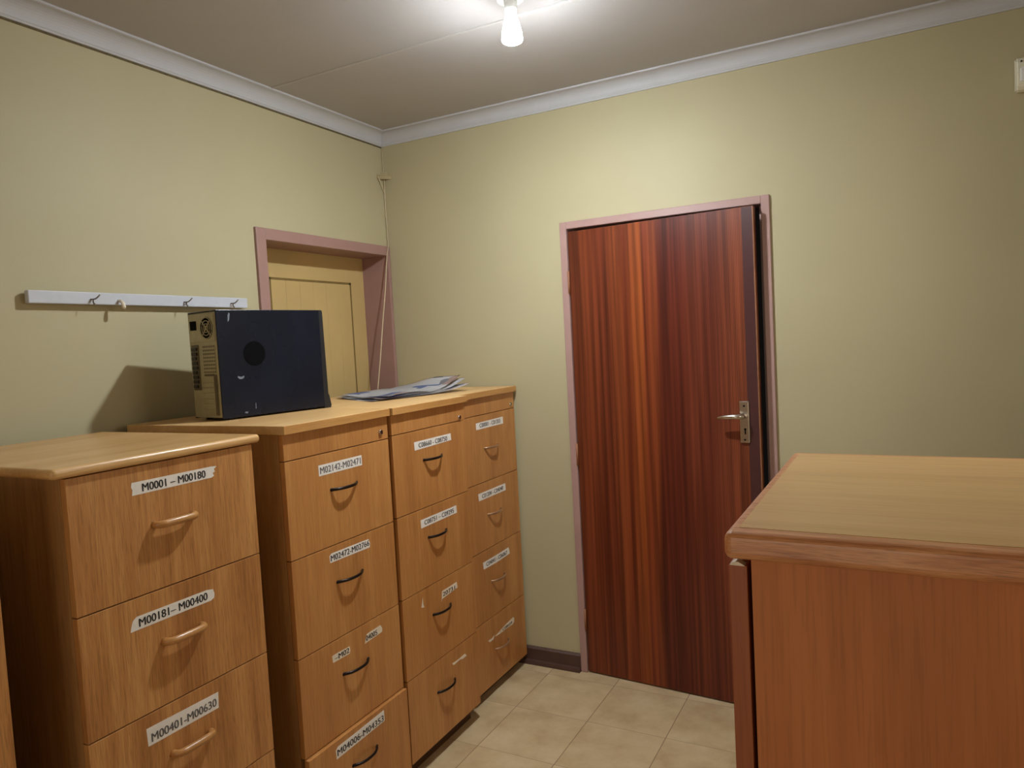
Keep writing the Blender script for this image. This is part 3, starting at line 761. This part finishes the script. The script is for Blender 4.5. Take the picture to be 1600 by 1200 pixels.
# ------------------------------------------------------------------ corner junction box and its cable
jb = thing('junction_box', 'small painted cable junction box in the room corner above the recessed door', 'junction box', (0.0, 0.0, 2.41))
bm = bmesh.new()
prism(bm, [(0.001, -0.050), (0.050, -0.001), (0.001, -0.001)], 0.016, 'z', 2.404)
prism(bm, [(0.001, -0.056), (0.056, -0.001), (0.001, -0.001)], 0.006, 'z', 2.420)
obj('box_body', bm, M_JBOX, jb, local=False)
bm = bmesh.new(); prism(bm, [(0.001, -0.026), (0.026, -0.001), (0.001, -0.001)], 0.018, 'z', 2.426); obj('cable_gland', bm, M_JBOX, jb, local=False)
cb = thing('cable', 'thin cream cable hanging down the corner across the door recess', 'cable', (0.004, -0.004, 1.35))
bm = bmesh.new()
tube(bm, [(0.006, -0.006, 2.57), (0.006, -0.006, 2.50), (0.007, -0.006, 2.426)], 0.0025, 8)
tube(bm, [(0.006, -0.058, 2.418), (0.012, -0.050, 2.40), (0.012, -0.034, 2.37), (0.008, -0.012, 2.345), (0.005, -0.005, 2.33)], 0.0022, 8)
tube(bm, [(0.012, -0.012, 2.404), (0.009, -0.009, 2.36), (0.005, -0.005, 2.33), (0.005, -0.005, 2.2), (0.006, -0.006, 2.11), (0.017, -0.016, 2.075), (0.020, -0.039, 2.017),
          (0.021, -0.069, 1.854), (0.021, -0.106, 1.69), (0.021, -0.146, 1.50), (0.022, -0.181, 1.357), (0.022, -0.200, 1.27), (0.022, -0.210, 1.20)], 0.0026, 8)
obj('cable_run', bm, M_CORD, cb, local=False, smooth=True)

# ------------------------------------------------------------------ motion sensor high at the right
ms = thing('motion_sensor', 'ivory motion sensor high on the back wall at the right edge', 'motion sensor', (2.70, 0, 2.345))
bm = bmesh.new(); pts = [(0.0, 2.292), (-0.030, 2.290), (-0.044, 2.306), (-0.048, 2.345), (-0.040, 2.392), (-0.020, 2.404), (0.0, 2.404)]
prism(bm, pts, 0.068, 'x', 2.664)
bmesh.ops.bevel(bm, geom=bm.edges[:], offset=0.005, segments=3, affect='EDGES')
bd = obj('housing', bm, M_SENS, ms, local=False)
bm = bmesh.new(); box(bm, 2.674, 2.722, -0.0505, -0.036, 2.318, 2.364, 0.005); obj('lens', bm, M_HOLDER, ms, local=False)
bm = bmesh.new(); disc(bm, (2.679, -0.0455, 2.385), 0.003, (0, -1, 0), 0.004, 10); obj('indicator', bm, M_PCD, ms, local=False)

# ------------------------------------------------------------------ ceiling lamp
LX, LYY = 1.235, -0.925
lamp = thing('ceiling_lamp', 'glowing bare bulb in a white holder on the ceiling', 'lamp', (LX, LYY, ZT))
bm = bmesh.new(); disc(bm, (0, 0, -0.012), 0.045, (0, 0, -1), 0.012, 28, 0, 0.042); disc(bm, (0, 0, -0.040), 0.022, (0, 0, -1), 0.03, 24, 0, 0.019)
obj('lamp_holder', bm, M_HOLDER, lamp)
mt, nt, b = new_mat('glowing_bulb')
nt.nodes.remove(b); em = nt.nodes.new('ShaderNodeEmission')
em.inputs['Color'].default_value = BULB_COLOR; em.inputs['Strength'].default_value = BULB_STRENGTH
nt.links.new(em.outputs[0], nt.nodes['Material Output'].inputs['Surface'])
bm = bmesh.new(); tube(bm, [(0, 0, -0.040), (0, 0, -0.056), (0, 0, -0.090), (0, 0, -0.115), (0, 0, -0.1322)], [0.0165, 0.018, 0.027, 0.033, 0.0335], 24)
mb, nb, b = new_mat('lit_bulb_body')
b.inputs['Base Color'].default_value = (0.9, 0.9, 0.9, 1); b.inputs['Emission Color'].default_value = BULB_COLOR; b.inputs['Emission Strength'].default_value = 16.0
obj('bulb_body', bm, mb, lamp, smooth=True)
bm = bmesh.new(); prof = [(0.0335, -0.132), (0.0325, -0.1365), (0.0295, -0.140), (0.0245, -0.1428), (0.0175, -0.145), (0.010, -0.1462), (0.002, -0.1466)]
tube(bm, [(0, 0, z) for r, z in prof], [r for r, z in prof], 18)
obj('bulb', bm, mt, lamp, smooth=True)
